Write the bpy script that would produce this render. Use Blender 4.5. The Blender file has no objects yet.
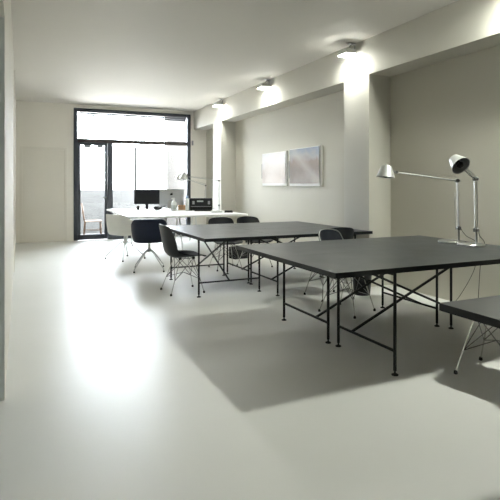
import bpy, bmesh, math, random
from mathutils import Vector, Matrix

random.seed(4)
scn = bpy.context.scene
C = scn.collection
PI = math.pi

# ------------------------------------------------------------------ materials
def mat(name, col, rough=0.5, metal=0.0, spec=0.5, noise=0.0, nscale=8.0, bump=0.0, bscale=60.0, col2=None, rvar=0.0):
    m = bpy.data.materials.new(name); m.use_nodes = True
    nt = m.node_tree; b = nt.nodes['Principled BSDF']
    b.inputs['Base Color'].default_value = (*col, 1)
    b.inputs['Roughness'].default_value = rough
    b.inputs['Metallic'].default_value = metal
    b.inputs['Specular IOR Level'].default_value = spec
    tc = nt.nodes.new('ShaderNodeTexCoord')
    if noise > 0 or col2:
        n = nt.nodes.new('ShaderNodeTexNoise'); n.inputs['Scale'].default_value = nscale
        n.inputs['Detail'].default_value = 5
        nt.links.new(tc.outputs['Object'], n.inputs['Vector'])
        r = nt.nodes.new('ShaderNodeValToRGB')
        c2 = col2 or tuple(max(0, c*(1-noise)) for c in col)
        r.color_ramp.elements[0].position = .3; r.color_ramp.elements[1].position = .7
        r.color_ramp.elements[0].color = (*c2, 1); r.color_ramp.elements[1].color = (*col, 1)
        nt.links.new(n.outputs['Fac'], r.inputs['Fac'])
        nt.links.new(r.outputs['Color'], b.inputs['Base Color'])
        if rvar:
            mr = nt.nodes.new('ShaderNodeMapRange')
            mr.inputs['To Min'].default_value = rough - rvar; mr.inputs['To Max'].default_value = rough + rvar
            nt.links.new(n.outputs['Fac'], mr.inputs['Value'])
            nt.links.new(mr.outputs['Result'], b.inputs['Roughness'])
    if bump > 0:
        n2 = nt.nodes.new('ShaderNodeTexNoise'); n2.inputs['Scale'].default_value = bscale
        nt.links.new(tc.outputs['Object'], n2.inputs['Vector'])
        bp = nt.nodes.new('ShaderNodeBump'); bp.inputs['Strength'].default_value = bump
        bp.inputs['Distance'].default_value = 0.01
        nt.links.new(n2.outputs['Fac'], bp.inputs['Height'])
        nt.links.new(bp.outputs['Normal'], b.inputs['Normal'])
    return m

def emis(name, col, strength):
    m = bpy.data.materials.new(name); m.use_nodes = True
    nt = m.node_tree; nt.nodes.clear()
    e = nt.nodes.new('ShaderNodeEmission'); e.inputs['Color'].default_value = (*col, 1)
    e.inputs['Strength'].default_value = strength
    o = nt.nodes.new('ShaderNodeOutputMaterial'); nt.links.new(e.outputs[0], o.inputs['Surface'])
    return m

def glass(name):
    m = bpy.data.materials.new(name); m.use_nodes = True
    nt = m.node_tree; nt.nodes.clear()
    t = nt.nodes.new('ShaderNodeBsdfTransparent'); t.inputs['Color'].default_value = (.97, .98, .98, 1)
    g = nt.nodes.new('ShaderNodeBsdfGlossy'); g.inputs['Roughness'].default_value = .02
    f = nt.nodes.new('ShaderNodeFresnel'); f.inputs['IOR'].default_value = 1.45
    mx = nt.nodes.new('ShaderNodeMixShader'); o = nt.nodes.new('ShaderNodeOutputMaterial')
    nt.links.new(f.outputs[0], mx.inputs[0]); nt.links.new(t.outputs[0], mx.inputs[1])
    nt.links.new(g.outputs[0], mx.inputs[2]); nt.links.new(mx.outputs[0], o.inputs['Surface'])
    return m

WALLC = (.80, .775, .71)
M = {
 'wall': mat('wall_paint', WALLC, .75, spec=.15, noise=.03, nscale=1.5, bump=.05, bscale=120),
 'wall2': mat('wall_paint_warm', (.83, .80, .735), .75, spec=.15, noise=.03, nscale=1.5, bump=.05, bscale=120),
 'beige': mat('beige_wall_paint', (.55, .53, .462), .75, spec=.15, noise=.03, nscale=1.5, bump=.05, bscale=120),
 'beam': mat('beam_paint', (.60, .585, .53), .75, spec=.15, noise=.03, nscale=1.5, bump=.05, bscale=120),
 'ceil': mat('ceiling_paint', (.755, .73, .685), .7, noise=.02, nscale=1.2, bump=.04, bscale=90),
 'floor': mat('epoxy_floor', (.80, .80, .775), .39, spec=.22, noise=.04, nscale=1.3, bump=.012, bscale=5, rvar=.04),
 'frame': mat('window_frame', (.040, .047, .062), .4, noise=.2, nscale=12),
 'transom': mat('transom_metal', (.045, .032, .032), .45, noise=.2, nscale=12),
 'glass': glass('window_glass'),
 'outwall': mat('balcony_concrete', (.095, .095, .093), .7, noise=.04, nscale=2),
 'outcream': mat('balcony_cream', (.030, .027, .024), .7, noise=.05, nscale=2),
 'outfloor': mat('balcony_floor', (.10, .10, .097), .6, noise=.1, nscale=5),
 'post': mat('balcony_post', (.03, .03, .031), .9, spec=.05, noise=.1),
 'lino': mat('linoleum', (.030, .034, .036), .36, spec=.42, noise=.18, nscale=4, col2=(.026, .029, .032), rvar=.05),
 'edge': mat('table_edge', (.008, .010, .012), .5, spec=.3, noise=.2, nscale=20),
 'steel': mat('black_steel', (.008, .009, .010), .45, spec=.3, noise=.2, nscale=30),
 'white_top': mat('white_laminate', (.80, .80, .78), .35, noise=.03, nscale=5),
 'white_metal': mat('white_metal', (.72, .72, .70), .35, noise=.05, nscale=10),
 'shell': mat('black_shell', (.008, .010, .014), .40, spec=.3, noise=.25, nscale=25),
 'shell_blue': mat('blueblack_shell', (.012, .016, .026), .36, spec=.35, noise=.2, nscale=25),
 'navy': mat('navy_shell', (.008, .014, .034), .5, spec=.3, noise=.2, nscale=25),
 'white_shell': mat('white_shell', (.70, .70, .67), .45, noise=.04, nscale=10),
 'chrome': mat('chrome', (.62, .62, .60), .18, 1.0, noise=.05, nscale=20),
 'dchrome': mat('dark_chrome', (.20, .20, .20), .28, 1.0, noise=.1, nscale=20),
 'alu': mat('aluminium', (.55, .56, .55), .28, 1.0, noise=.06, nscale=30),
 'alu_matt': mat('matt_aluminium', (.60, .61, .60), .42, .6, noise=.06, nscale=30),
 'alu_in': mat('shade_lining', (.32, .33, .34), .45, .5, noise=.1),
 'rubber': mat('black_rubber', (.012, .012, .012), .7, noise=.2),
 'screen': mat('screen_glass', (.008, .009, .011), .35, spec=.25, noise=.1),
 'black': mat('black_plastic', (.008, .009, .011), .45, spec=.3, noise=.2, nscale=30),
 'grey': mat('grey_plastic', (.30, .31, .33), .4, noise=.1, nscale=30),
 'bluegrey': mat('bluegrey_plastic', (.20, .25, .31), .4, noise=.1, nscale=30),
 'silver': mat('silver_back', (.42, .43, .44), .38, .7, noise=.05, nscale=10),
 'logo': mat('logo_black', (.012, .012, .014), .25, noise=.1),
 'bottle': mat('white_bottle', (.75, .76, .75), .4, noise=.05, nscale=15),
 'label_grey': mat('bottle_label', (.48, .52, .50), .5, noise=.1, nscale=40),
 'blue': mat('blue_cap', (.20, .28, .42), .4, noise=.1),
 'tan': mat('tan_card', (.50, .29, .15), .6, noise=.15, nscale=20),
 'paper': mat('paper', (.70, .73, .76), .6, noise=.05, nscale=20),
 'paper2': mat('paper_blue', (.45, .50, .58), .5, noise=.2, nscale=12),
 'wood': mat('brown_wood', (.085, .044, .020), .5, noise=.2, nscale=14),
 'door_paint': mat('door_paint', (.77, .74, .675), .5, noise=.03, nscale=2),
 'grey_door': mat('grey_door_paint', (.30, .32, .32), .5, noise=.05, nscale=3),
 'jamb': mat('jamb_paint', (.78, .82, .82), .5, noise=.03, nscale=3),
 'mount': mat('white_board', (.85, .84, .82), .7, spec=.2, noise=.03),
 'lens': emis('lamp_glass_lit', (.98, 1.0, .92), 190),
 'lens_bright': emis('lamp_glass_bright', (.97, 1.0, .89), 860),
 'cable': mat('cable_black', (.015, .015, .015), .5, noise=.2),
}

# the two photo prints: pale procedural pictures
def print_mat(name, kind):
    m = bpy.data.materials.new(name); m.use_nodes = True
    nt = m.node_tree; b = nt.nodes['Principled BSDF']; b.inputs['Roughness'].default_value = .6; b.inputs['Specular IOR Level'].default_value = .15
    tc = nt.nodes.new('ShaderNodeTexCoord'); sp = nt.nodes.new('ShaderNodeSeparateXYZ')
    nt.links.new(tc.outputs['Generated'], sp.inputs[0])
    nz = nt.nodes.new('ShaderNodeTexNoise'); nz.inputs['Scale'].default_value = 3.2; nz.inputs['Detail'].default_value = 6
    nt.links.new(tc.outputs['Generated'], nz.inputs['Vector'])
    def math_(op, a, bb, c=None):
        n = nt.nodes.new('ShaderNodeMath'); n.operation = op
        for i, v in enumerate((a, bb, c)):
            if v is None: continue
            if isinstance(v, (int, float)): n.inputs[i].default_value = v
            else: nt.links.new(v, n.inputs[i])
        return n.outputs[0]
    nn = math_('MULTIPLY', math_('SUBTRACT', nz.outputs['Fac'], .5), .55)
    h = math_('ADD', sp.outputs['Z'], nn)
    ramp = nt.nodes.new('ShaderNodeValToRGB'); cr = ramp.color_ramp
    if kind == 0:
        st = [(0, (.62, .55, .51)), (.3, (.50, .43, .40)), (.5, (.60, .55, .52)), (.75, (.70, .67, .67)), (1, (.66, .65, .67))]
    else:
        st = [(0, (.30, .26, .23)), (.35, (.20, .155, .13)), (.62, (.23, .175, .14)), (.78, (.36, .34, .34)), (.9, (.25, .28, .34)), (1, (.22, .26, .34))]
    cr.elements[0].position, cr.elements[0].color = st[0][0], (*st[0][1], 1)
    cr.elements[1].position, cr.elements[1].color = st[-1][0], (*st[-1][1], 1)
    for p, c in st[1:-1]:
        e = cr.elements.new(p); e.color = (*c, 1)
    nt.links.new(h, ramp.inputs['Fac'])
    # a broad pale diagonal path across the picture; Y generated runs from the far edge to the near one
    d = math_('ADD', math_('MULTIPLY', sp.outputs['Y'], .9), math_('MULTIPLY', sp.outputs['Z'], -.8 if kind else .3))
    w = math_('ABSOLUTE', math_('SUBTRACT', math_('ADD', d, math_('MULTIPLY', nn, .5)), .02 if kind else .6), 0)
    fac = math_('MULTIPLY', math_('SUBTRACT', 1, math_('MINIMUM', math_('MULTIPLY', w, 5 if kind else 3), 1)), .6)
    mx = nt.nodes.new('ShaderNodeMix'); mx.data_type = 'RGBA'
    nt.links.new(fac, mx.inputs['Factor']); nt.links.new(ramp.outputs['Color'], mx.inputs['A'])
    mx.inputs['B'].default_value = ((.50, .45, .41, 1) if kind else (.64, .60, .57, 1))
    nt.links.new(mx.outputs['Result'], b.inputs['Base Color'])
    return m
M['print_pale'] = print_mat('print_pale', 0)
M['print_sky'] = print_mat('print_sky', 1)

# ------------------------------------------------------------------ mesh helpers
def box(bm, lo, hi, bev=0.0, seg=2, mtx=None):
    vs = [bm.verts.new((x, y, z)) for z in (lo[2], hi[2]) for y in (lo[1], hi[1]) for x in (lo[0], hi[0])]
    fs = [bm.faces.new([vs[i] for i in q]) for q in ((0,2,3,1),(4,5,7,6),(0,1,5,4),(2,6,7,3),(0,4,6,2),(1,3,7,5))]
    if mtx: bmesh.ops.transform(bm, matrix=mtx, verts=vs)
    if bev > 0:
        es = list({e for f in fs for e in f.edges})
        bmesh.ops.bevel(bm, geom=es, offset=bev, segments=seg, affect='EDGES', profile=.5)

def frame_of(d):
    d = d.normalized(); a = Vector((0,0,1)) if abs(d.z) < .9 else Vector((1,0,0))
    u = d.cross(a).normalized(); return u, d.cross(u)

def tube(bm, pts, r, seg=10, caps=True):
    pts = [Vector(p) for p in pts]; n = len(pts)
    rs = r if isinstance(r, (list, tuple)) else [r]*n
    rings = []; pu = None
    for i, p in enumerate(pts):
        if i == 0: d = pts[1]-p
        elif i == n-1: d = p-pts[i-1]
        else: d = (pts[i+1]-p).normalized() + (p-pts[i-1]).normalized()
        d.normalize()
        if pu is None: u, v = frame_of(d)
        else:
            u = pu - d*pu.dot(d); u.normalize(); v = d.cross(u)
        pu = u
        rings.append([bm.verts.new(p + (u*math.cos(2*PI*k/seg) + v*math.sin(2*PI*k/seg))*rs[i]) for k in range(seg)])
    for a, b in zip(rings, rings[1:]):
        for k in range(seg):
            bm.faces.new((a[k], a[(k+1) % seg], b[(k+1) % seg], b[k]))
    if caps:
        bm.faces.new(list(reversed(rings[0]))); bm.faces.new(rings[-1])

def bar(bm, a, b, w, h):
    a, b = Vector(a), Vector(b); d = b-a; L = d.length; d.normalize()
    up = Vector((0,0,1)) if abs(d.z) < .95 else Vector((1,0,0))
    s = d.cross(up).normalized(); u = s.cross(d)
    m = Matrix((( d.x, s.x, u.x, a.x), (d.y, s.y, u.y, a.y), (d.z, s.z, u.z, a.z), (0,0,0,1)))
    box(bm, (0, -w/2, -h/2), (L, w/2, h/2), 0, mtx=m)

def lathe(bm, prof, seg=32, origin=(0,0,0), axis=(0,0,1), cap0=True, cap1=True):
    d = Vector(axis).normalized(); u, v = frame_of(d); o = Vector(origin)
    rings = [[bm.verts.new(o + d*z + (u*math.cos(2*PI*k/seg)+v*math.sin(2*PI*k/seg))*r) for k in range(seg)] for r, z in prof]
    for a, b in zip(rings, rings[1:]):
        for k in range(seg): bm.faces.new((a[k], a[(k+1) % seg], b[(k+1) % seg], b[k]))
    if cap0: bm.faces.new(list(reversed(rings[0])))
    if cap1: bm.faces.new(rings[-1])

def prism(bm, poly, z0, z1):
    a = [bm.verts.new((x, y, z0)) for x, y in poly]; b = [bm.verts.new((x, y, z1)) for x, y in poly]
    n = len(poly)
    bm.faces.new(list(reversed(a))); bm.faces.new(b)
    for i in range(n): bm.faces.new((a[i], a[(i+1) % n], b[(i+1) % n], b[i]))

def obj(name, bm, m, parent=None, smooth=False, auto=None):
    bmesh.ops.recalc_face_normals(bm, faces=bm.faces[:])
    me = bpy.data.meshes.new(name); bm.to_mesh(me); bm.free()
    if smooth:
        for p in me.polygons: p.use_smooth = True
    if auto:
        me.set_sharp_from_angle(angle=math.radians(auto))
    me.materials.append(M[m] if isinstance(m, str) else m)
    o = bpy.data.objects.new(name, me); C.objects.link(o)
    if parent: o.parent = parent
    return o

def B(): return bmesh.new()

def thing(name, label, cat, loc=(0,0,0), rz=0.0, group=None):
    o = bpy.data.objects.new(name, None); C.objects.link(o)
    o.empty_display_size = .1
    o.location = loc; o.rotation_euler = (0, 0, rz)
    o['label'] = label; o['category'] = cat
    if group: o['group'] = group
    return o

def tag(o, label, cat, group=None):
    o['label'] = label; o['category'] = cat
    if group: o['group'] = group
    return o

def struct(name, bm, m, parent=None, label=None, cat=None, **k):
    o = obj(name, bm, m, parent, **k)
    if not parent:
        o['kind'] = 'structure'
        if label: o['label'] = label; o['category'] = cat
    return o

def sbox(name, lo, hi, m, label, cat, parent=None, bev=0):
    bm = B(); box(bm, lo, hi, bev); return struct(name, bm, m, parent, label, cat)

def dup(root, loc, rz, label, group=None):
    r = root.copy(); C.objects.link(r); r.location = loc; r.rotation_euler = (0, 0, rz); r['label'] = label
    if group: r['group'] = group
    for ch in list(root.children):
        c = ch.copy(); C.objects.link(c); c.parent = r
        for g in ch.children:
            d = g.copy(); C.objects.link(d); d.parent = c
    return r

# ------------------------------------------------------------------ room shell
XL, XB, XR = -.083, 4.04, 4.385        # left wall, beam and pillar face, recessed right wall
YB, Y0 = 12.38, -3.2                    # window wall, wall behind
HC, HB = 3.165, 2.705                   # ceiling, beam underside
WX0, WX1, WH = 1.135, 3.955, 3.08       # glazed opening

sbox('floor', (-1.2, Y0-.2, -.12), (XR+.2, YB+.12, 0), 'floor', 'pale grey glossy poured floor', 'floor')
sbox('ceiling', (-1.2, Y0-.2, HC), (XR+.2, YB+.12, HC+.12), 'ceil', 'smooth off white ceiling', 'ceiling')

# left wall with a doorway close to the camera (its far jamb is the grey strip at the edge of the photo)
bm = B()
box(bm, (-.30, 3.40, 0), (XL, YB, HC))
box(bm, (-.30, Y0, 0), (XL, 2.25, HC))
box(bm, (-.30, 2.25, 2.31), (XL, 3.40, HC))
struct('wall_left', bm, 'wall', None, 'long off white wall with a doorway near the front', 'wall')
dr = thing('door_1', 'plain grey door set deep in the long side wall', 'door', (-.20, 2.83, 0)); dr['kind'] = 'structure'
bm = B(); box(bm, (-.02, -.575, .005), (.02, .575, 2.305), .003); obj('door_leaf', bm, 'grey_door', dr)
bm = B(); tube(bm, [(.02, -.48, 1.02), (.07, -.48, 1.02), (.07, -.36, 1.02)], .009); obj('door_handle', bm, 'chrome', dr, True)
sbox('trim_1', (-.12, 3.395, 0), (-.085, 3.40, 2.31), 'jamb', 'narrow grey lining on the doorway jamb', 'trim')
sbox('trim_2', (XL, 8.28, 0), (XL+.012, 8.36, 3.0), 'door_paint', 'slim pale upright trim on the long side wall', 'trim')

# back wall around the glazed opening
bm = B()
box(bm, (-.30, YB, 0), (WX0, YB+.12, HC))
box(bm, (WX1, YB, 0), (XR+.2, YB+.12, HC))
box(bm, (WX0, YB, WH), (WX1, YB+.12, HC))
struct('wall_back', bm, 'wall2', None, 'off white end wall around the tall window', 'wall')
d2 = thing('door_2', 'flush off white door in the end wall left of the window', 'door', (.495, YB, 0)); d2['kind'] = 'structure'
bm = B(); box(bm, (-.43, -.012, .006), (.43, 0, 2.09), .003); obj('door_leaf', bm, 'door_paint', d2)
bm = B()
for x0, x1, z0, z1 in ((-.495, -.435, 0, 2.155), (.435, .495, 0, 2.155), (-.435, .435, 2.095, 2.155)):
    box(bm, (x0, -.022, z0), (x1, 0, z1), .003)
obj('door_casing', bm, 'door_paint', d2)

sbox('wall_front', (-1.2, Y0-.2, 0), (XR+.2, Y0, HC), 'wall', 'wall behind the camera', 'wall')
sbox('wall_niche', (-1.2, Y0, 0), (-.30, 3.6, HC), 'wall', 'wall behind the grey side door', 'wall')
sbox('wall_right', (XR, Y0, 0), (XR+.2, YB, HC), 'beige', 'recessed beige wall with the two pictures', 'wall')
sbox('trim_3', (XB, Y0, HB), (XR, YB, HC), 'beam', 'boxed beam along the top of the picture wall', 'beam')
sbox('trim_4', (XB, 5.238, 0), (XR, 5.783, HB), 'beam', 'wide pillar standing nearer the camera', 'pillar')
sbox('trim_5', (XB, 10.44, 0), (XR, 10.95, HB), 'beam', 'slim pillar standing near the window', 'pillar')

# ------------------------------------------------------------------ glazed front: window and door
win = thing('window_1', 'tall dark metal framed window filling the end wall', 'window', (0, YB, 0)); win['kind'] = 'structure'
fy0, fy1 = -.03, .07
bm = B()
box(bm, (WX0, fy0, 0), (WX0+.085, fy1, WH), .006)
box(bm, (WX1-.095, fy0, 0), (WX1, fy1, WH), .006)
box(bm, (WX0+.085, fy0, WH-.085), (WX1-.095, fy1, WH), .006)
obj('window_frame', bm, 'frame', win)
bm = B(); box(bm, (WX0+.085, fy0-.01, 2.285), (WX1-.095, fy1, 2.375), .006); obj('transom', bm, 'transom', win)
bm = B(); box(bm, (1.90, fy0, 0), (2.02, fy1, 2.285), .006); obj('mullion', bm, 'frame', win)
bm = B(); box(bm, (2.02, fy0, 0), (WX1-.095, fy1, .09), .006); obj('bottom_rail', bm, 'frame', win)
for nm, x0, x1, z0, z1 in (('pane', 2.02, WX1-.095, .09, 2.285), ('pane', WX0+.085, WX1-.095, 2.375, WH-.085)):
    bm = B(); box(bm, (x0, .015, z0), (x1, .021, z1)); obj(nm, bm, 'glass', win)
bm = B(); box(bm, (WX0+.12, -.005, 2.905), (WX1-.12, .03, 2.945), .008); tube(bm, [(WX0+.12, -.02, 2.965), (WX1-.12, -.02, 2.965)], .02)
obj('blind_rail', bm, 'frame', win)
gd = thing('door_3', 'dark framed glass door beside the window', 'door', (0, YB, 0)); gd['kind'] = 'structure'
bm = B()
box(bm, (1.222, -.012, .01), (1.288, .05, 2.284), .005); box(bm, (1.835, -.012, .01), (1.895, .05, 2.284), .005)
box(bm, (1.288, -.012, .01), (1.835, .05, .13), .005); box(bm, (1.288, -.012, 2.225), (1.835, .05, 2.284), .005)
obj('door_frame', bm, 'frame', gd)
bm = B(); box(bm, (1.288, .015, .13), (1.835, .021, 2.225)); obj('pane', bm, 'glass', gd)
for x0, x1 in ((1.36, 1.52), (1.66, 1.80)):
    bm = B(); box(bm, (x0, -.02, 2.165), (x1, .012, 2.225), .004); obj('vent_block', bm, 'grey', gd)
bm = B(); tube(bm, [(1.865, -.012, 1.0), (1.865, -.06, 1.0), (1.78, -.06, 1.0)], .009); obj('door_handle', bm, 'chrome', gd, True)

bm = B(); box(bm, (3.985, -.025, 2.30), (4.03, 0, 2.42), .006)
o = obj('wall_sensor', bm, 'grey'); o.location = (0, YB, 0)
tag(o, 'small grey sensor box on the wall right beside the window frame', 'sensor')

# balcony beyond the glass
YO = 14.3
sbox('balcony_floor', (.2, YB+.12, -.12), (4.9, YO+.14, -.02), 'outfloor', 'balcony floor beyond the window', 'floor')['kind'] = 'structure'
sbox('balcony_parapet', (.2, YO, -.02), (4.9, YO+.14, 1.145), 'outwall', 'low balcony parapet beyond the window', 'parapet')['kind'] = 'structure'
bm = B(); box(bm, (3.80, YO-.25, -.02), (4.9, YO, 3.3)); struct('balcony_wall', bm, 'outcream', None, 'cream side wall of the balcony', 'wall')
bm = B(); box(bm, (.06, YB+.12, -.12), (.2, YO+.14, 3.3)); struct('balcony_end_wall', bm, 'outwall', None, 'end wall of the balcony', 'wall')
scr = thing('balcony_screen', 'thin grey metal posts and rail standing on the balcony parapet', 'screen', (0, YO, 1.145))
scr['kind'] = 'structure'
bm = B(); box(bm, (2.94, .03, 0), (3.01, .09, 1.22), .004); obj('post', bm, 'post', scr)
bm = B(); box(bm, (2.20, .045, 0), (2.215, .075, 1.22), .003); obj('post', bm, 'outcream', scr)
bm = B(); box(bm, (.25, .03, 0), (3.75, .10, .018), .004); obj('rail', bm, 'grey', scr)

# wooden chair on the balcony (faces +x)
ch = thing('balcony_chair', 'wooden chair outside behind the glass door', 'chair', (1.64, 13.0, -.02), math.radians(-4))
bm = B(); box(bm, (-.2, -.20, .41), (.21, .20, .435), .01); obj('seat', bm, 'wood', ch)
for sx, sy in ((1,1),(1,-1)):
    bm = B(); tube(bm, [(sx*.18, sy*.17, .41), (sx*.20, sy*.18, 0)], .016); obj('leg', bm, 'wood', ch, True)
for sy in (1,-1):
    bm = B(); tube(bm, [(-.26, sy*.18, .86), (-.20, sy*.18, .45), (-.18, sy*.18, .40), (-.21, sy*.18, 0)], .016); obj('leg', bm, 'wood', ch, True)
bm = B(); box(bm, (-.258, -.18, .70), (-.238, .18, .85), .008); box(bm, (-.235, -.18, .54), (-.218, .18, .62), .006)
box(bm, (-.25, -.03, .6), (-.235, .03, .72), .004)
obj('backrest', bm, 'wood', ch)
for a_, b_ in (((-.2, .175, .2), (.19, .175, .2)), ((-.2, -.175, .2), (.19, -.175, .2)), ((.19, .175, .3), (.19, -.175, .3))):
    bm = B(); tube(bm, [a_, b_], .01); obj('stretcher', bm, 'wood', ch, True)

# ------------------------------------------------------------------ big steel framed desks (long axis local x)
def make_desk(label, cx, cy, L, W, H, fx0, fx1, fy0, fy1, brace, rz=0.0, group='dark desks on black steel frames', th=.036):
    t = thing('desk', label, 'desk', (cx, cy, 0), rz, group)
    bm = B(); box(bm, (-L/2, -W/2, H-th), (L/2, W/2, H-.002)); top = obj('tabletop', bm, 'edge', t)
    bm = B(); box(bm, (-L/2, -W/2, H-.002), (L/2, W/2, H)); obj('linoleum_surface', bm, 'lino', top)
    u = H-th; r = .0115
    for x in (fx0, fx1):
        for y in (fy0, fy1):
            bm = B(); tube(bm, [(x, y, .03), (x, y, u)], r, 12); lg = obj('leg', bm, 'steel', t, True, 40)
            bm = B(); lathe(bm, [(.024, 0), (.024, .006), (.012, .012), (.007, .014), (.007, .035)], 16, (x, y, 0)); obj('levelling_foot', bm, 'steel', lg, True, 40)
        bm = B(); bar(bm, (x, fy0, .164), (x, fy1, .164), .014, .016); obj('low_rail', bm, 'steel', t)
        bm = B(); bar(bm, (x, fy0, u-.012), (x, fy1, u-.012), .02, .022); obj('top_rail', bm, 'steel', t)
    e = .007
    bm = B(); bar(bm, (fx0, brace-e, .164), (fx1, brace-e, u-.02), .012, .018); obj('cross_brace', bm, 'steel', t)
    bm = B(); bar(bm, (fx0, brace+e, u-.02), (fx1, brace+e, .164), .012, .018); obj('cross_brace', bm, 'steel', t)
    return t

def desk_abs(label, x0, x1, y0, y1, H, fx0, fx1, fy0, fy1, brace):
    cx, cy = (x0+x1)/2, (y0+y1)/2
    return make_desk(label, cx, cy, x1-x0, y1-y0, H, fx0-cx, fx1-cx, fy0-cy, fy1-cy, brace-cy)

desk_abs('large dark desk in the middle foreground, its near half beside the camera',
         1.825, 4.03, 2.705, 3.518, .74, 2.335, 3.55, 2.745, 3.42, 3.25)
desk_abs('large dark desk pushed against the far side of the foreground desk',
         1.825, 4.03, 3.519, 4.335, .74, 2.31, 3.49, 3.53, 4.295, 3.73)
desk_abs('dark desk at the photo edge nearest the camera, only one corner showing',
         1.815, 4.03, .98, 1.822, .74, 2.36, 3.56, 1.05, 1.78, 1.58)
# second cluster: one desk turned end on, two lengthwise
cx, cy = 2.258, 6.135
make_desk('dark desk turned end on in the middle cluster, a shell chair at its end', cx, cy, 1.89, .872, .715,
          5.58-cy, 6.76-cy, -(2.66-cx), -(1.885-cx), 0.0, rz=PI/2)
desk_abs('dark desk of the middle cluster, nearer one against the wide pillar', 2.698, 4.06, 5.19, 6.083, .715, 2.75, 3.85, 5.27, 6.02, 5.44)
desk_abs('dark desk of the middle cluster with two black chairs behind it', 2.698, 4.06, 6.087, 7.08, .715, 2.75, 3.87, 6.10, 6.85, 6.30)

# ------------------------------------------------------------------ white tables by the window
def white_table(label, poly, H, legs):
    cx = sum(p[0] for p in poly)/len(poly); cy = sum(p[1] for p in poly)/len(poly)
    t = thing('white_table', label, 'table', (cx, cy, 0), 0, None)
    bm = B(); prism(bm, [(x-cx, y-cy) for x, y in poly], H-.032, H); obj('tabletop', bm, 'white_top', t)
    for x, y in legs:
        for s in (1, -1):
            bm = B(); tube(bm, [(x-cx, y-cy+s*.06, H-.032), (x-cx, y-cy+s*.30, 0)], .014); obj('leg', bm, 'white_metal', t, True, 40)
        bm = B(); bar(bm, (x-cx, y-cy-.19, .33), (x-cx, y-cy+.19, .33), .02, .02); obj('trestle_rail', bm, 'white_metal', t)
        bm = B(); bar(bm, (x-cx, y-cy-.3, H-.045), (x-cx, y-cy+.3, H-.045), .03, .024); obj('trestle_beam', bm, 'white_metal', t)
    return t

def round_rect(x0, x1, y0, y1, r):    # r = radii for (x0y0, x1y0, x1y1, x0y1)
    out = []
    for (cx, cy, a0, rr) in ((x0+r[0], y0+r[0], PI, r[0]), (x1-r[1], y0+r[1], 1.5*PI, r[1]), (x1-r[2], y1-r[2], 0, r[2]), (x0+r[3], y1-r[3], .5*PI, r[3])):
        n = 10 if rr > .05 else 3
        for i in range(n+1):
            a = a0 + .5*PI*i/n; out.append((cx+rr*math.cos(a), cy+rr*math.sin(a)))
    return out
HW = .745
white_table('white table in front of the window, nearest to the dark desks', round_rect(1.73, 3.96, 8.80, 10.20, (.16, .03, .03, .03)), HW, [(2.75, 9.35), (3.6, 9.35)])
white_table('white table with the computer screens, right before the window', round_rect(1.78, 3.96, 10.215, 11.86, (.03, .03, .03, .12)), HW, [(2.15, 11.0), (3.6, 11.0)])

# ------------------------------------------------------------------ shell chairs on wire legs (face local +x)
def catmull(P, n):
    out = []
    Q = [P[0]] + P + [P[-1]]
    for i in range(1, len(Q)-2):
        for k in range(n):
            t = k/n
            out.append(tuple(.5*((2*Q[i][j]) + (-Q[i-1][j]+Q[i+1][j])*t + (2*Q[i-1][j]-5*Q[i][j]+4*Q[i+1][j]-Q[i+2][j])*t*t
                       + (-Q[i-1][j]+3*Q[i][j]-3*Q[i+1][j]+Q[i+2][j])*t**3) for j in range(len(P[0]))))
    out.append(P[-1]); return out

def skin_sheet(bm, grid, closed_u=False, th=.009):
    """thickened sheet from a grid of points"""
    nv, nu = len(grid), len(grid[0])
    V = [[Vector(p) for p in row] for row in grid]
    N = [[None]*nu for _ in range(nv)]
    for j in range(nv):
        for i in range(nu):
            if closed_u: du = V[j][(i+1) % nu]-V[j][i-1]
            else: du = V[j][min(i+1, nu-1)]-V[j][max(i-1, 0)]
            dv = V[min(j+1, nv-1)][i]-V[max(j-1, 0)][i]
            n = du.cross(dv); N[j][i] = n.normalized() if n.length > 1e-9 else Vector((0,0,1))
    A = [[bm.verts.new(V[j][i]) for i in range(nu)] for j in range(nv)]
    Bt = [[bm.verts.new(V[j][i]-N[j][i]*th) for i in range(nu)] for j in range(nv)]
    ui = range(nu if closed_u else nu-1)
    for j in range(nv-1):
        for i in ui:
            k = (i+1) % nu
            bm.faces.new((A[j][i], A[j][k], A[j+1][k], A[j+1][i]))
            bm.faces.new((Bt[j][i], Bt[j+1][i], Bt[j+1][k], Bt[j][k]))
    for i in ui:
        k = (i+1) % nu
        bm.faces.new((A[0][i], Bt[0][i], Bt[0][k], A[0][k]))
        bm.faces.new((A[-1][i], A[-1][k], Bt[-1][k], Bt[-1][i]))
    if not closed_u:
        for j in range(nv-1):
            bm.faces.new((A[j][0], A[j+1][0], Bt[j+1][0], Bt[j][0]))
            bm.faces.new((A[j][-1], Bt[j][-1], Bt[j+1][-1], A[j+1][-1]))

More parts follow.
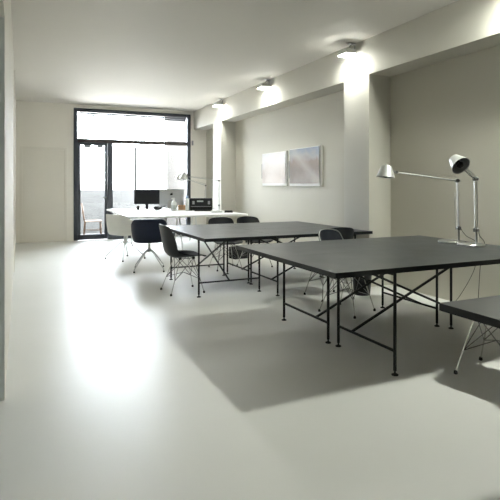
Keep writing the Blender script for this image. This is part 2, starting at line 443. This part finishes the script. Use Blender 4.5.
# x, z, half width, side lift in z, side pull in x
PROF = [(.245, .425, .13, .0, 0), (.235, .440, .185, .005, 0), (.19, .447, .215, .012, 0), (.10, .440, .23, .028, 0), (0, .430, .235, .045, 0),
        (-.09, .428, .235, .065, .01), (-.155, .442, .235, .075, .03), (-.20, .485, .232, .06, .055), (-.225, .55, .228, .03, .075),
        (-.242, .63, .222, .01, .08), (-.256, .71, .212, .0, .07), (-.268, .775, .202, -.006, .055), (-.276, .812, .178, -.012, .045), (-.279, .828, .128, -.010, .025)]
def make_shell_chair(label, material, loc, rz, rim=False, group='wire legged shell chairs'):
    t = thing('shell_chair', label, 'chair', loc, rz, group)
    prof = catmull(PROF, 4); grid = []
    NU = 17
    for (x, z, w, lz, lx) in prof:
        row = []
        for i in range(NU):
            s = -1 + 2*i/(NU-1)
            k = abs(s)**2.4
            row.append((x + lx*k, w*s, z + lz*k))
        grid.append(row)
    bm = B(); skin_sheet(bm, grid, th=.010); obj('seat_shell', bm, material, t, True, 50)
    if rim:
        L = len(grid); edge = [grid[j][0] for j in range(L*2//3, L)] + grid[-1][1:-1] + [grid[j][-1] for j in range(L-1, L*2//3-1, -1)]
        bm = B(); tube(bm, edge, .0055, 8); obj('rim_highlight', bm, 'alu', t, True)  # thin metal tube added to stand in for the highlight along the shell edge
    tops = {}; feet = {}
    for sx in (1, -1):
        for sy in (1, -1):
            a = Vector((sx*.085 + .01, sy*.11, .415)); b = Vector((sx*.205 - .01, sy*.20, .012))
            tops[sx, sy] = a; feet[sx, sy] = b
            bm = B(); tube(bm, [a, b], .0058, 8); lg = obj('leg', bm, 'chrome', t, True, 40)
            bm = B(); lathe(bm, [(.010, 0), (.014, .004), (.012, .020), (.007, .028)], 12, (b.x, b.y, 0)); obj('foot_glide', bm, 'rubber', lg, True, 40)
    bm = B()
    cs = [(1,1), (1,-1), (-1,-1), (-1,1)]
    for i in range(4):
        p, q = cs[i], cs[(i+1) % 4]
        # crossing struts on each side: from each top corner down to the middle of the neighbouring leg
        tube(bm, [tops[p], tops[q].lerp(feet[q], .62)], .0036, 6)
        tube(bm, [tops[q]+Vector((0,0,.004)), tops[p].lerp(feet[p], .62)], .0036, 6)
        tube(bm, [tops[p].lerp(feet[p], .62), (0, 0, .235)], .0036, 6)
        tube(bm, [tops[p], tops[q]], .005, 6)
    obj('wire_struts', bm, 'dchrome', t, True, 40)
    for sx in (1, -1):
        for sy in (1, -1):
            bm = B(); lathe(bm, [(.018, 0), (.018, .022), (.012, .03)], 12, (tops[sx, sy].x, tops[sx, sy].y, .405)); obj('shock_mount', bm, 'rubber', t, True, 40)
    return t

c0 = make_shell_chair('black shell chair standing alone at the end of the middle desk cluster', 'shell', (1.815, 5.97, 0), math.radians(2))
g = 'wire legged shell chairs'
dup(c0, (2.905, 7.31, 0), math.radians(-92), 'black shell chair behind the middle desks, nearer the white table', g).scale.z = .945
dup(c0, (3.40, 7.30, 0), math.radians(-84), 'black shell chair behind the middle desks, nearer the picture wall', g).scale.z = .945
c1 = make_shell_chair('blue black shell chair with a modelled rim highlight facing the foreground desks', 'shell_blue', (3.065, 4.32, 0), math.radians(-66), rim=True)
dup(c0, (3.26, 4.985, 0), math.radians(88), 'black shell chair with its back to the foreground desks, beside the wide pillar', g)
dup(c0, (2.98, 2.465, 0), math.radians(108), 'shell chair tucked behind the desk corner at the photo edge, mostly its wire legs showing', g)

# ------------------------------------------------------------------ armchairs on four star bases (face local +x)
def make_armchair(label, material, legmat, loc, rz, group='shell armchairs on star bases'):
    t = thing('armchair', label, 'chair', loc, rz, group)
    NU = 48; grid = []
    def rim(a):                       # a = 0 at the back
        a = abs(a)
        k = lambda e0, e1, x: max(0, min(1, (x-e0)/(e1-e0)))
        s = lambda x: x*x*(3-2*x)
        h = .79 - .10*s(k(.65, 1.35, a)) - .235*s(k(1.75, 2.45, a))
        return h
    ts = [0.02, .3, .6, .8, .9, .97, 1.04, 1.12, 1.25, 1.4, 1.6, 1.8, 2.0]
    for tt in ts:
        row = []
        for i in range(NU):
            a = -PI + 2*PI*i/NU
            hb = rim(a)
            rx, ry = .245, .262
            if tt <= 1:
                rr = tt*.97; z = .432 + .018*tt**4 - (.004 if tt < .5 else 0)
            else:
                s = tt-1
                rr = .97 + .13*(1-(1-s)**2)
                z = .450 + (hb-.450)*s**.9
                if hb < .47: rr = .97 + .03*s
            sq = 1/max(abs(math.cos(a))**3.2 + abs(math.sin(a))**3.2, 1e-6)**(1/3.2)   # squarish plan
            row.append((-math.cos(a)*rx*rr*sq, math.sin(a)*ry*rr*sq, z))
        grid.append(row)
    bm = B(); skin_sheet(bm, grid, closed_u=True, th=.012); obj('seat_shell', bm, material, t, True, 60)
    bm = B(); lathe(bm, [(.075, 0), (.075, .012), (.026, .02), (.024, .11), (.034, .115), (.034, .145)], 20, (0, 0, .425), (0, 0, -1)); obj('swivel_column', bm, legmat, t, True, 40)
    for k in range(4):
        a = PI/4 + k*PI/2; cx, cy = math.cos(a), math.sin(a)
        bm = B(); tube(bm, [(.015*cx, .015*cy, .318), (.10*cx, .10*cy, .27), (.32*cx, .32*cy, .062), (.335*cx, .335*cy, .045), (.337*cx, .337*cy, .02)], [.013, .011, .009, .0085, .008], 10)
        lg = obj('leg', bm, legmat, t, True, 50)
        bm = B(); lathe(bm, [(.012, 0), (.015, .004), (.013, .022)], 12, (.337*cx, .337*cy, 0)); obj('foot_glide', bm, 'rubber', lg, True, 40)
    return t
make_armchair('white shell armchair at the corner of the white table', 'white_shell', 'alu_matt', (1.68, 8.98, 0), math.radians(28))
make_armchair('navy blue armchair with its back to the camera before the white table', 'navy', 'alu_matt', (1.80, 7.68, 0), math.radians(76)).scale.y = .9

# ------------------------------------------------------------------ desk lamps (round base, two sprung arms, conical shade)
def make_lamp(label, loc, stem, elbow, head, axis, cable=None, cable_label=None, scale=1.0, group='jointed aluminium desk lamps'):
    """loc: middle of the round base on the table; the others relative to it"""
    t = thing('desk_lamp', label, 'lamp', loc, 0, group)
    st = Vector(stem); el = Vector(elbow); hd = Vector(head); ax = Vector(axis).normalized()
    bm = B(); lathe(bm, [(.118, 0), (.122, .004), (.122, .013), (.117, .018), (.02, .020)], 40); obj('base', bm, 'alu', t, True, 35)
    bm = B(); lathe(bm, [(.011, 0), (.011, .10), (.015, .105), (.015, .135)], 14, (st.x, st.y, .018)); obj('stem', bm, 'alu', t, True, 40)
    sh = Vector((st.x, st.y, .14))
    d = (el-sh).normalized(); side = d.cross(Vector((hd-el))).normalized()
    for s in (1, -1):
        bm = B(); tube(bm, [sh+side*s*.010, el+side*s*.010], .0058, 8); obj('lower_arm_rod', bm, 'alu', t, True, 40)
    d2 = (hd-el).normalized()
    a_end = hd - d2*.10
    for s in (1, -1):
        bm = B(); tube(bm, [el - d2*.03 + side*s*.016, a_end+side*s*.012], .006, 8); obj('upper_arm_rod', bm, 'alu', t, True, 40)
    for p in (sh, el):
        bm = B(); lathe(bm, [(.017, -.024), (.019, -.02), (.019, .02), (.017, .024)], 16, p, side); obj('joint', bm, 'dchrome', t, True, 40)
    bm = B(); lathe(bm, [(.015, -.02), (.015, .02)], 14, a_end, side)
    tube(bm, [a_end, hd - ax*.02], .010, 8)
    obj('head_joint', bm, 'dchrome', t, True, 40)
    bm = B(); tube(bm, [sh - d*.02 + d2*.03, el - d*.12 + d2*.03], .0016, 6); obj('tension_wire', bm, 'dchrome', t, True)
    bm = B(); tube(bm, [el + Vector((0,0,.035)), a_end - d2*.04 + Vector((0,0,.012))], .0016, 6); obj('tension_wire', bm, 'dchrome', t, True)
    # conical shade with an open end, apex away from axis
    bm = B(); R0, R1, Hh = .052*scale, .088*scale, .108*scale
    o = hd - ax*.045
    lathe(bm, [(.012, -.006), (R0*.93, -.004), (R0, .004), (R1, Hh), (R1-.003, Hh), (R0-.003, .012), (.01, .008)], 32, o, ax); shd = obj('shade', bm, 'alu_matt', t, True, 35)
    bm = B(); lathe(bm, [(R0-.006, .014), (R1-.006, Hh-.006), (R1-.0075, Hh-.006), (R0-.008, .016)], 32, o, ax, False, False); obj('shade_lining', bm, 'alu_in', shd, True, 35)
    bm = B(); lathe(bm, [(.022, .02), (.024, .05), (.020, .075), (.03, .085), (.022, .105), (.004, .112)], 20, o, ax); obj('bulb_socket', bm, 'black', shd, True, 40)
    bm = B(); tube(bm, [o - ax*.002, o - ax*.022], [.017, .012], 12); obj('shade_knob', bm, 'alu', shd, True, 40)
    if cable:
        p0 = Vector(loc) + sh + Vector((.03, .0, -.01))
        bm = B(); tube(bm, catmull([tuple(Vector(p)-p0) for p in [tuple(p0)] + cable], 6), .0032, 6)
        o = obj('power_cable', bm, 'cable', None, True); o.location = p0; tag(o, cable_label, 'cable')
    return t
TT = .74
make_lamp('aluminium desk lamp on the foreground desk with its long arm stretched out nearly level', (3.82, 3.68, TT), (.062, -.035, 0), (.045, -.03, .60), (-.585, .25, .695), (-.12, -.02, -1),
          [(3.96, 3.62, .80), (4.045, 3.60, .755), (4.08, 3.62, .70), (4.19, 3.73, .45), (4.22, 3.97, .10), (4.22, 4.1, .008)], 'thin black cable trailing from the stretched out desk lamp over the desk edge')
make_lamp('aluminium desk lamp on the foreground desk with its shade open towards the camera', (3.80, 3.425, TT), (.048, -.018, 0), (.045, -.014, .615), (-.47, -.285, .75), (-.10, -.80, -.60),
          [(3.92, 3.43, .82), (4.02, 3.47, .765), (4.055, 3.50, .71), (4.19, 3.66, .48), (4.21, 3.70, .18), (4.21, 3.72, .008)], 'thin black cable hanging from the lamp whose shade faces the camera', scale=.93)
make_lamp('aluminium desk lamp on a white table in front of the black stereo', (3.60, 9.56, HW), (.05, -.02, 0), (.05, -.02, .635), (-.585, .28, .725), (-.25, 0, -1))
make_lamp('aluminium desk lamp rising from behind the black stereo', (3.78, 10.85, HW), (.05, -.02, 0), (.04, -.02, .535), (-.50, .225, .73), (-.25, 0, -1))

# ------------------------------------------------------------------ things on the white tables
FZ = math.radians(-18)     # screens are turned a little towards the camera side of the room
mon = thing('monitor', 'black flat computer monitor on a stand on the white table', 'monitor', (2.64, 11.50, HW), FZ)
bm = B(); box(bm, (-.285, -.012, .11), (.285, .03, .445), .006); pb = obj('casing', bm, 'black', mon)
bm = B(); box(bm, (-.272, -.0145, .135), (.272, -.012, .432)); obj('screen', bm, 'screen', pb)
bm = B(); box(bm, (-.03, .0, .008), (.03, .03, .13), .004); obj('stand_neck', bm, 'black', mon)
bm = B(); box(bm, (-.12, -.09, 0), (.12, .09, .012), .004); obj('stand_foot', bm, 'black', mon)

im = thing('computer', 'silver all-in-one computer seen from behind with a dark fruit logo', 'computer', (3.075, 10.98, HW), math.radians(-20))
# back faces -y (towards the camera): gently bulging shell
bm = B(); NX, NZ = 18, 10
grid = []
for j in range(NZ+1):
    row = []
    for i in range(NX+1):
        x = -.264 + .528*i/NX; z = .09 + .36*j/NZ
        bx = 1-abs(2*i/NX-1)**3; bz = 1-abs(2*j/NZ-1)**3
        row.append((x, -.004 - .028*bx*bz, z))
    grid.append(row)
skin_sheet(bm, grid, th=-.003); obj('back_shell', bm, 'silver', im, True, 50)
bm = B(); box(bm, (-.264, .001, .09), (.264, .009, .45), .002); cs = obj('casing', bm, 'alu', im)
bm = B(); box(bm, (-.255, .009, .16), (.255, .0105, .44)); obj('screen', bm, 'screen', cs)
bm = B(); box(bm, (-.085, -.075, .012), (.085, -.069, .19), .002, mtx=Matrix.Rotation(math.radians(-12), 4, 'X')); obj('stand_neck', bm, 'alu', im)
bm = B(); box(bm, (-.085, -.075, 0), (.085, .11, .008), .002); obj('stand_foot', bm, 'alu', im)
bm = B()
pts = []
for i in range(28):                      # small fruit silhouette with a bite and a leaf
    a = 2*PI*i/28; r = .030*(1 - .13*math.exp(-((a-PI/2)/.28)**2) - .10*math.exp(-((a-1.5*PI)/.25)**2))
    if a < .42 or a > 2*PI-.42: r *= .74
    pts.append((r*math.cos(a)*1.0, r*math.sin(a)*1.02))
def flat(bm, pts, y0, y1, ox, oz):
    a = [bm.verts.new((x+ox, y0, z+oz)) for x, z in pts]; b = [bm.verts.new((x+ox, y1, z+oz)) for x, z in pts]; n = len(pts)
    bm.faces.new(a); bm.faces.new(list(reversed(b)))
    for i in range(n): bm.faces.new((a[i], b[i], b[(i+1) % n], a[(i+1) % n]))
flat(bm, pts, -.034, -.030, 0, .335)
flat(bm, [(.002, .032), (.012, .037), (.016, .050), (.006, .046)], -.034, -.030, 0, .335)
obj('logo', bm, 'logo', im)

def bottle_lathe(name, prof, m, loc): 
    bm = B(); lathe(bm, prof, 24); return bm
sp = thing('spray_bottle', 'white plastic bottle with a pale label before the silver computer', 'bottle', (2.98, 10.46, HW))
bm = B(); lathe(bm, [(.055, 0), (.060, .01), (.060, .15), (.045, .19), (.022, .21), (.020, .225)], 24); obj('body', bm, 'bottle', sp, True, 40)
bm = B(); lathe(bm, [(.0608, .03), (.0608, .12)], 24, cap0=False, cap1=False); obj('label_band', bm, 'label_grey', sp, True)
bm = B(); lathe(bm, [(.022, .225), (.022, .25), (.016, .27)], 18); box(bm, (-.055, -.014, .245), (.02, .014, .275), .005); obj('spray_head', bm, 'bottle', sp, True, 40)
bt = thing('bottle', 'tall slim white bottle with a bluish cap between computer and stereo', 'bottle', (3.24, 10.36, HW))
bm = B(); lathe(bm, [(.034, 0), (.037, .008), (.037, .22), (.028, .25), (.017, .262), (.017, .27)], 22); obj('body', bm, 'bottle', bt, True, 40)
bm = B(); lathe(bm, [(.024, .27), (.026, .275), (.026, .315), (.022, .32)], 22); obj('cap', bm, 'blue', bt, True, 40)
bm = B(); box(bm, (-.09, -.06, 0), (.09, .06, .105), .004)
o = obj('card_box', bm, 'tan'); o.location = (3.26, 10.78, HW); o.rotation_euler = (0, 0, -.3); tag(o, 'small tan cardboard box under the edge of the silver computer', 'box')

pr = thing('stereo', 'black desktop stereo unit with grey panels on the white table', 'stereo', (3.56, 10.42, HW), math.radians(-20))
bm = B(); box(bm, (-.23, -.13, .008), (.25, .13, .262), .012); bd = obj('casing', bm, 'black', pr)
bm = B(); box(bm, (-.30, -.12, .0), (-.232, .12, .255), .008); obj('side_panel', bm, 'bluegrey', pr)
for x in (-.15, .18):
    bm = B(); box(bm, (x-.024, -.136, .135), (x+.024, -.128, .205), .004); obj('button_panel', bm, 'grey', bd)
bm = B(); box(bm, (-.075, -.136, .185), (.06, -.129, .215), .002); obj('display', bm, 'label_grey', bd)
bm = B(); box(bm, (-.20, -.137, .085), (.23, -.129, .094), .001); obj('tray_slot', bm, 'grey', bd)
for x in (-.2, .22):
    for y in (-.1, .1):
        bm = B(); lathe(bm, [(.015, 0), (.015, .01)], 12, (x, y, 0)); obj('foot', bm, 'rubber', pr)

bm = B(); box(bm, (-.17, -.07, 0), (.17, .07, .02), .005)
o = obj('keyboard', bm, 'black'); o.location = (3.50, 10.115, HW); o.rotation_euler = (0, 0, -.35); tag(o, 'flat black keyboard in front of the stereo', 'keyboard')
ph = thing('telephone', 'small black telephone lying right of the lamp on the white table', 'telephone', (3.80, 9.40, HW), -.4)
bm = B(); box(bm, (-.085, -.05, 0), (.085, .05, .022), .008); obj('body', bm, 'black', ph)
bm = B(); box(bm, (-.08, -.018, .022), (.08, .018, .04), .008); obj('handset', bm, 'black', ph)
bm = B(); lathe(bm, [(.05, 0), (.075, .02), (.075, .04), (.05, .065), (.01, .075)], 20)
for v in bm.verts: v.co.x *= 1.35
o = obj('pouch', bm, 'black', smooth=True); o.location = (2.80, 11.15, HW); tag(o, 'small black rounded pouch between monitor and silver computer', 'pouch')
for i, (x, y, w, d, rz, m, lab) in enumerate((
        (2.42, 10.62, .42, .30, .2, 'paper2', 'bluish sheet of paper before the black monitor'),
        (2.08, 10.75, .30, .21, -.5, 'paper', 'white sheet of paper near the left end of the window table'),
        (2.72, 10.40, .40, .28, -.15, 'paper', 'white sheet of paper left of the spray bottle'))):
    bm = B(); box(bm, (-w/2, -d/2, 0), (w/2, d/2, .004+.001*i)); o = obj('paper_sheet', bm, m); o.location = (x, y, HW); o.rotation_euler = (0, 0, rz)
    tag(o, lab, 'paper', 'papers on the window table')
bm = B(); lathe(bm, [(.026, 0), (.03, .005), (.032, .085), (.029, .085), (.027, .01)], 18)
o = obj('pen_cup', bm, 'black', smooth=True); o.location = (2.38, 11.22, HW); tag(o, 'tiny black pen cup left of the monitor stand', 'cup')

# bins on the floor
def make_bin(label, loc, r0, r1, h):
    bm = B(); lathe(bm, [(r0*.96, 0), (r0, .006), (r1, h), (r1+.006, h+.004), (r1-.006, h), (r0-.006, .014), (.01, .012)], 32, cap1=True)
    o = obj('waste_bin', bm, 'black', smooth=True, auto=40); o.location = loc; tag(o, label, 'bin')
make_bin('round black waste bin seen under the foreground desk', (3.70, 4.93, 0), .095, .125, .34)
cb = thing('crate', 'low black crate on the floor before the white table', 'crate', (3.52, 8.25, 0), .2)
bm = B(); box(bm, (-.13, -.1, 0), (.13, .1, .012)); 
for a, b_ in (((-.13,-.1,.012),(-.12,.1,.2)), ((.12,-.1,.012),(.13,.1,.2)), ((-.12,-.1,.012),(.12,-.09,.2)), ((-.12,.09,.012),(.12,.1,.2))): box(bm, a, b_)
obj('body', bm, 'black', cb)

# ------------------------------------------------------------------ pictures
def picture(label, y0, y1, z0, z1, m):
    t = thing('photo_print', label, 'picture', (XR, (y0+y1)/2, z0), 0)
    w = y1-y0; h = z1-z0
    bm = B(); box(bm, (-.022, -w/2, 0), (0, w/2, h), .003); obj('backing_board', bm, 'mount', t)
    bm = B(); NX = 16; grid = []
    for j in range(9):
        row = []
        for i in range(NX+1):
            s = i/NX; v = j/8
            curl = .012*(1-s)**6 + .014*s**10 + .006*v**8*math.sin(s*6)**2
            row.append((-.0245-curl, -w/2+.045+(w-.075)*s, .045+(h-.055)*v))
        grid.append(row)
    skin_sheet(bm, grid, th=-.0012); obj('print_sheet', bm, m, t, True, 50)
    bm = B(); box(bm, (-.034, w/2-.03, .14), (-.020, w/2+.004, h*.68)); obj('edge_strip', bm, 'black', t)  # black strip along the far upright edge of the print
    return t
picture('pale washed out photo print on the wall, farther from the camera', 8.0, 9.02, 1.28, 1.905, M['print_pale'])
picture('photo print with blue sky and brown diagonals on the wall', 6.865, 7.905, 1.275, 1.925, M['print_sky'])

# ------------------------------------------------------------------ spotlights under the ceiling by the beam
def make_flood(label, y, lens='lens', x=3.905, dz=0, px=0, group='floodlights along the beam'):
    t = thing('spotlight', label, 'lamp', (x, y, HC), 0, group)
    bm = B(); box(bm, (.03+px, -.035, -.016), (.12+px, .035, 0), .004); obj('ceiling_plate', bm, 'alu', t)
    for s in (1, -1):
        bm = B(); tube(bm, [(.075+px, s*.075, -.10+dz), (.075+px, s*.075, -.05+dz/2), (.075+px, 0, -.014)], .008, 8); obj('bracket', bm, 'dchrome', t, True, 40)
    bm = B(); box(bm, (-.075, -.10, -.165+dz), (.085, .10, -.10+dz), .012)
    for k in range(5): box(bm, (-.05+.025*k, -.085, -.10+dz), (-.042+.025*k, .085, -.082+dz))
    obj('housing', bm, 'alu', t)
    bm = B(); box(bm, (-.068, -.092, -.171+dz), (.072, .092, -.1655+dz)); obj('lamp_glass', bm, lens, t)
    return t
f0 = make_flood('lit spotlight under the ceiling above the wide pillar', 5.53)
dup(f0, (3.905, 8.03, HC), 0, 'lit spotlight under the ceiling between the two pillars')
dup(f0, (3.905, 10.28, HC), 0, 'lit spotlight under the ceiling above the slim pillar by the window')
make_flood('brightest lit spotlight under the ceiling above the foreground desks', 2.86, 'lens_bright', 3.935, .05, -.04)

# ------------------------------------------------------------------ sky
w = bpy.data.worlds.new('overcast_sky'); scn.world = w; w.use_nodes = True
nt = w.node_tree; bg = nt.nodes['Background']
tc = nt.nodes.new('ShaderNodeTexCoord'); sp_ = nt.nodes.new('ShaderNodeSeparateXYZ'); rp = nt.nodes.new('ShaderNodeValToRGB')
nt.links.new(tc.outputs['Generated'], sp_.inputs[0]); nt.links.new(sp_.outputs['Z'], rp.inputs['Fac'])
e_ = rp.color_ramp.elements.new(.03); e_.color = (.86, .925, 1, 1)
rp.color_ramp.elements[0].color = (.40, .395, .38, 1); rp.color_ramp.elements[2].color = (.91, .955, 1, 1)
nt.links.new(rp.outputs['Color'], bg.inputs['Color']); bg.inputs['Strength'].default_value = 40.0

# ------------------------------------------------------------------ camera
cam = bpy.data.cameras.new('camera'); co = bpy.data.objects.new('camera', cam); C.objects.link(co)
cam.sensor_width = 36; cam.lens = 36*506.8/500; cam.clip_start = .01
cam.shift_y = (184.5-250)/500
co.location = (0, 0, 1.303); co.rotation_euler = (PI/2, 0, -math.atan((250-19.8)/506.8))
scn.camera = co

scn.view_settings.view_transform = 'Standard'; scn.view_settings.look = 'None'
scn.view_settings.exposure = 0.3; scn.view_settings.gamma = 1; scn.view_settings.use_curve_mapping = False
cy = scn.cycles
cy.max_bounces = 10; cy.diffuse_bounces = 6; cy.glossy_bounces = 4; cy.transparent_max_bounces = 12
cy.caustics_reflective = False; cy.caustics_refractive = False; cy.sample_clamp_indirect = 8
cy.use_denoising = True
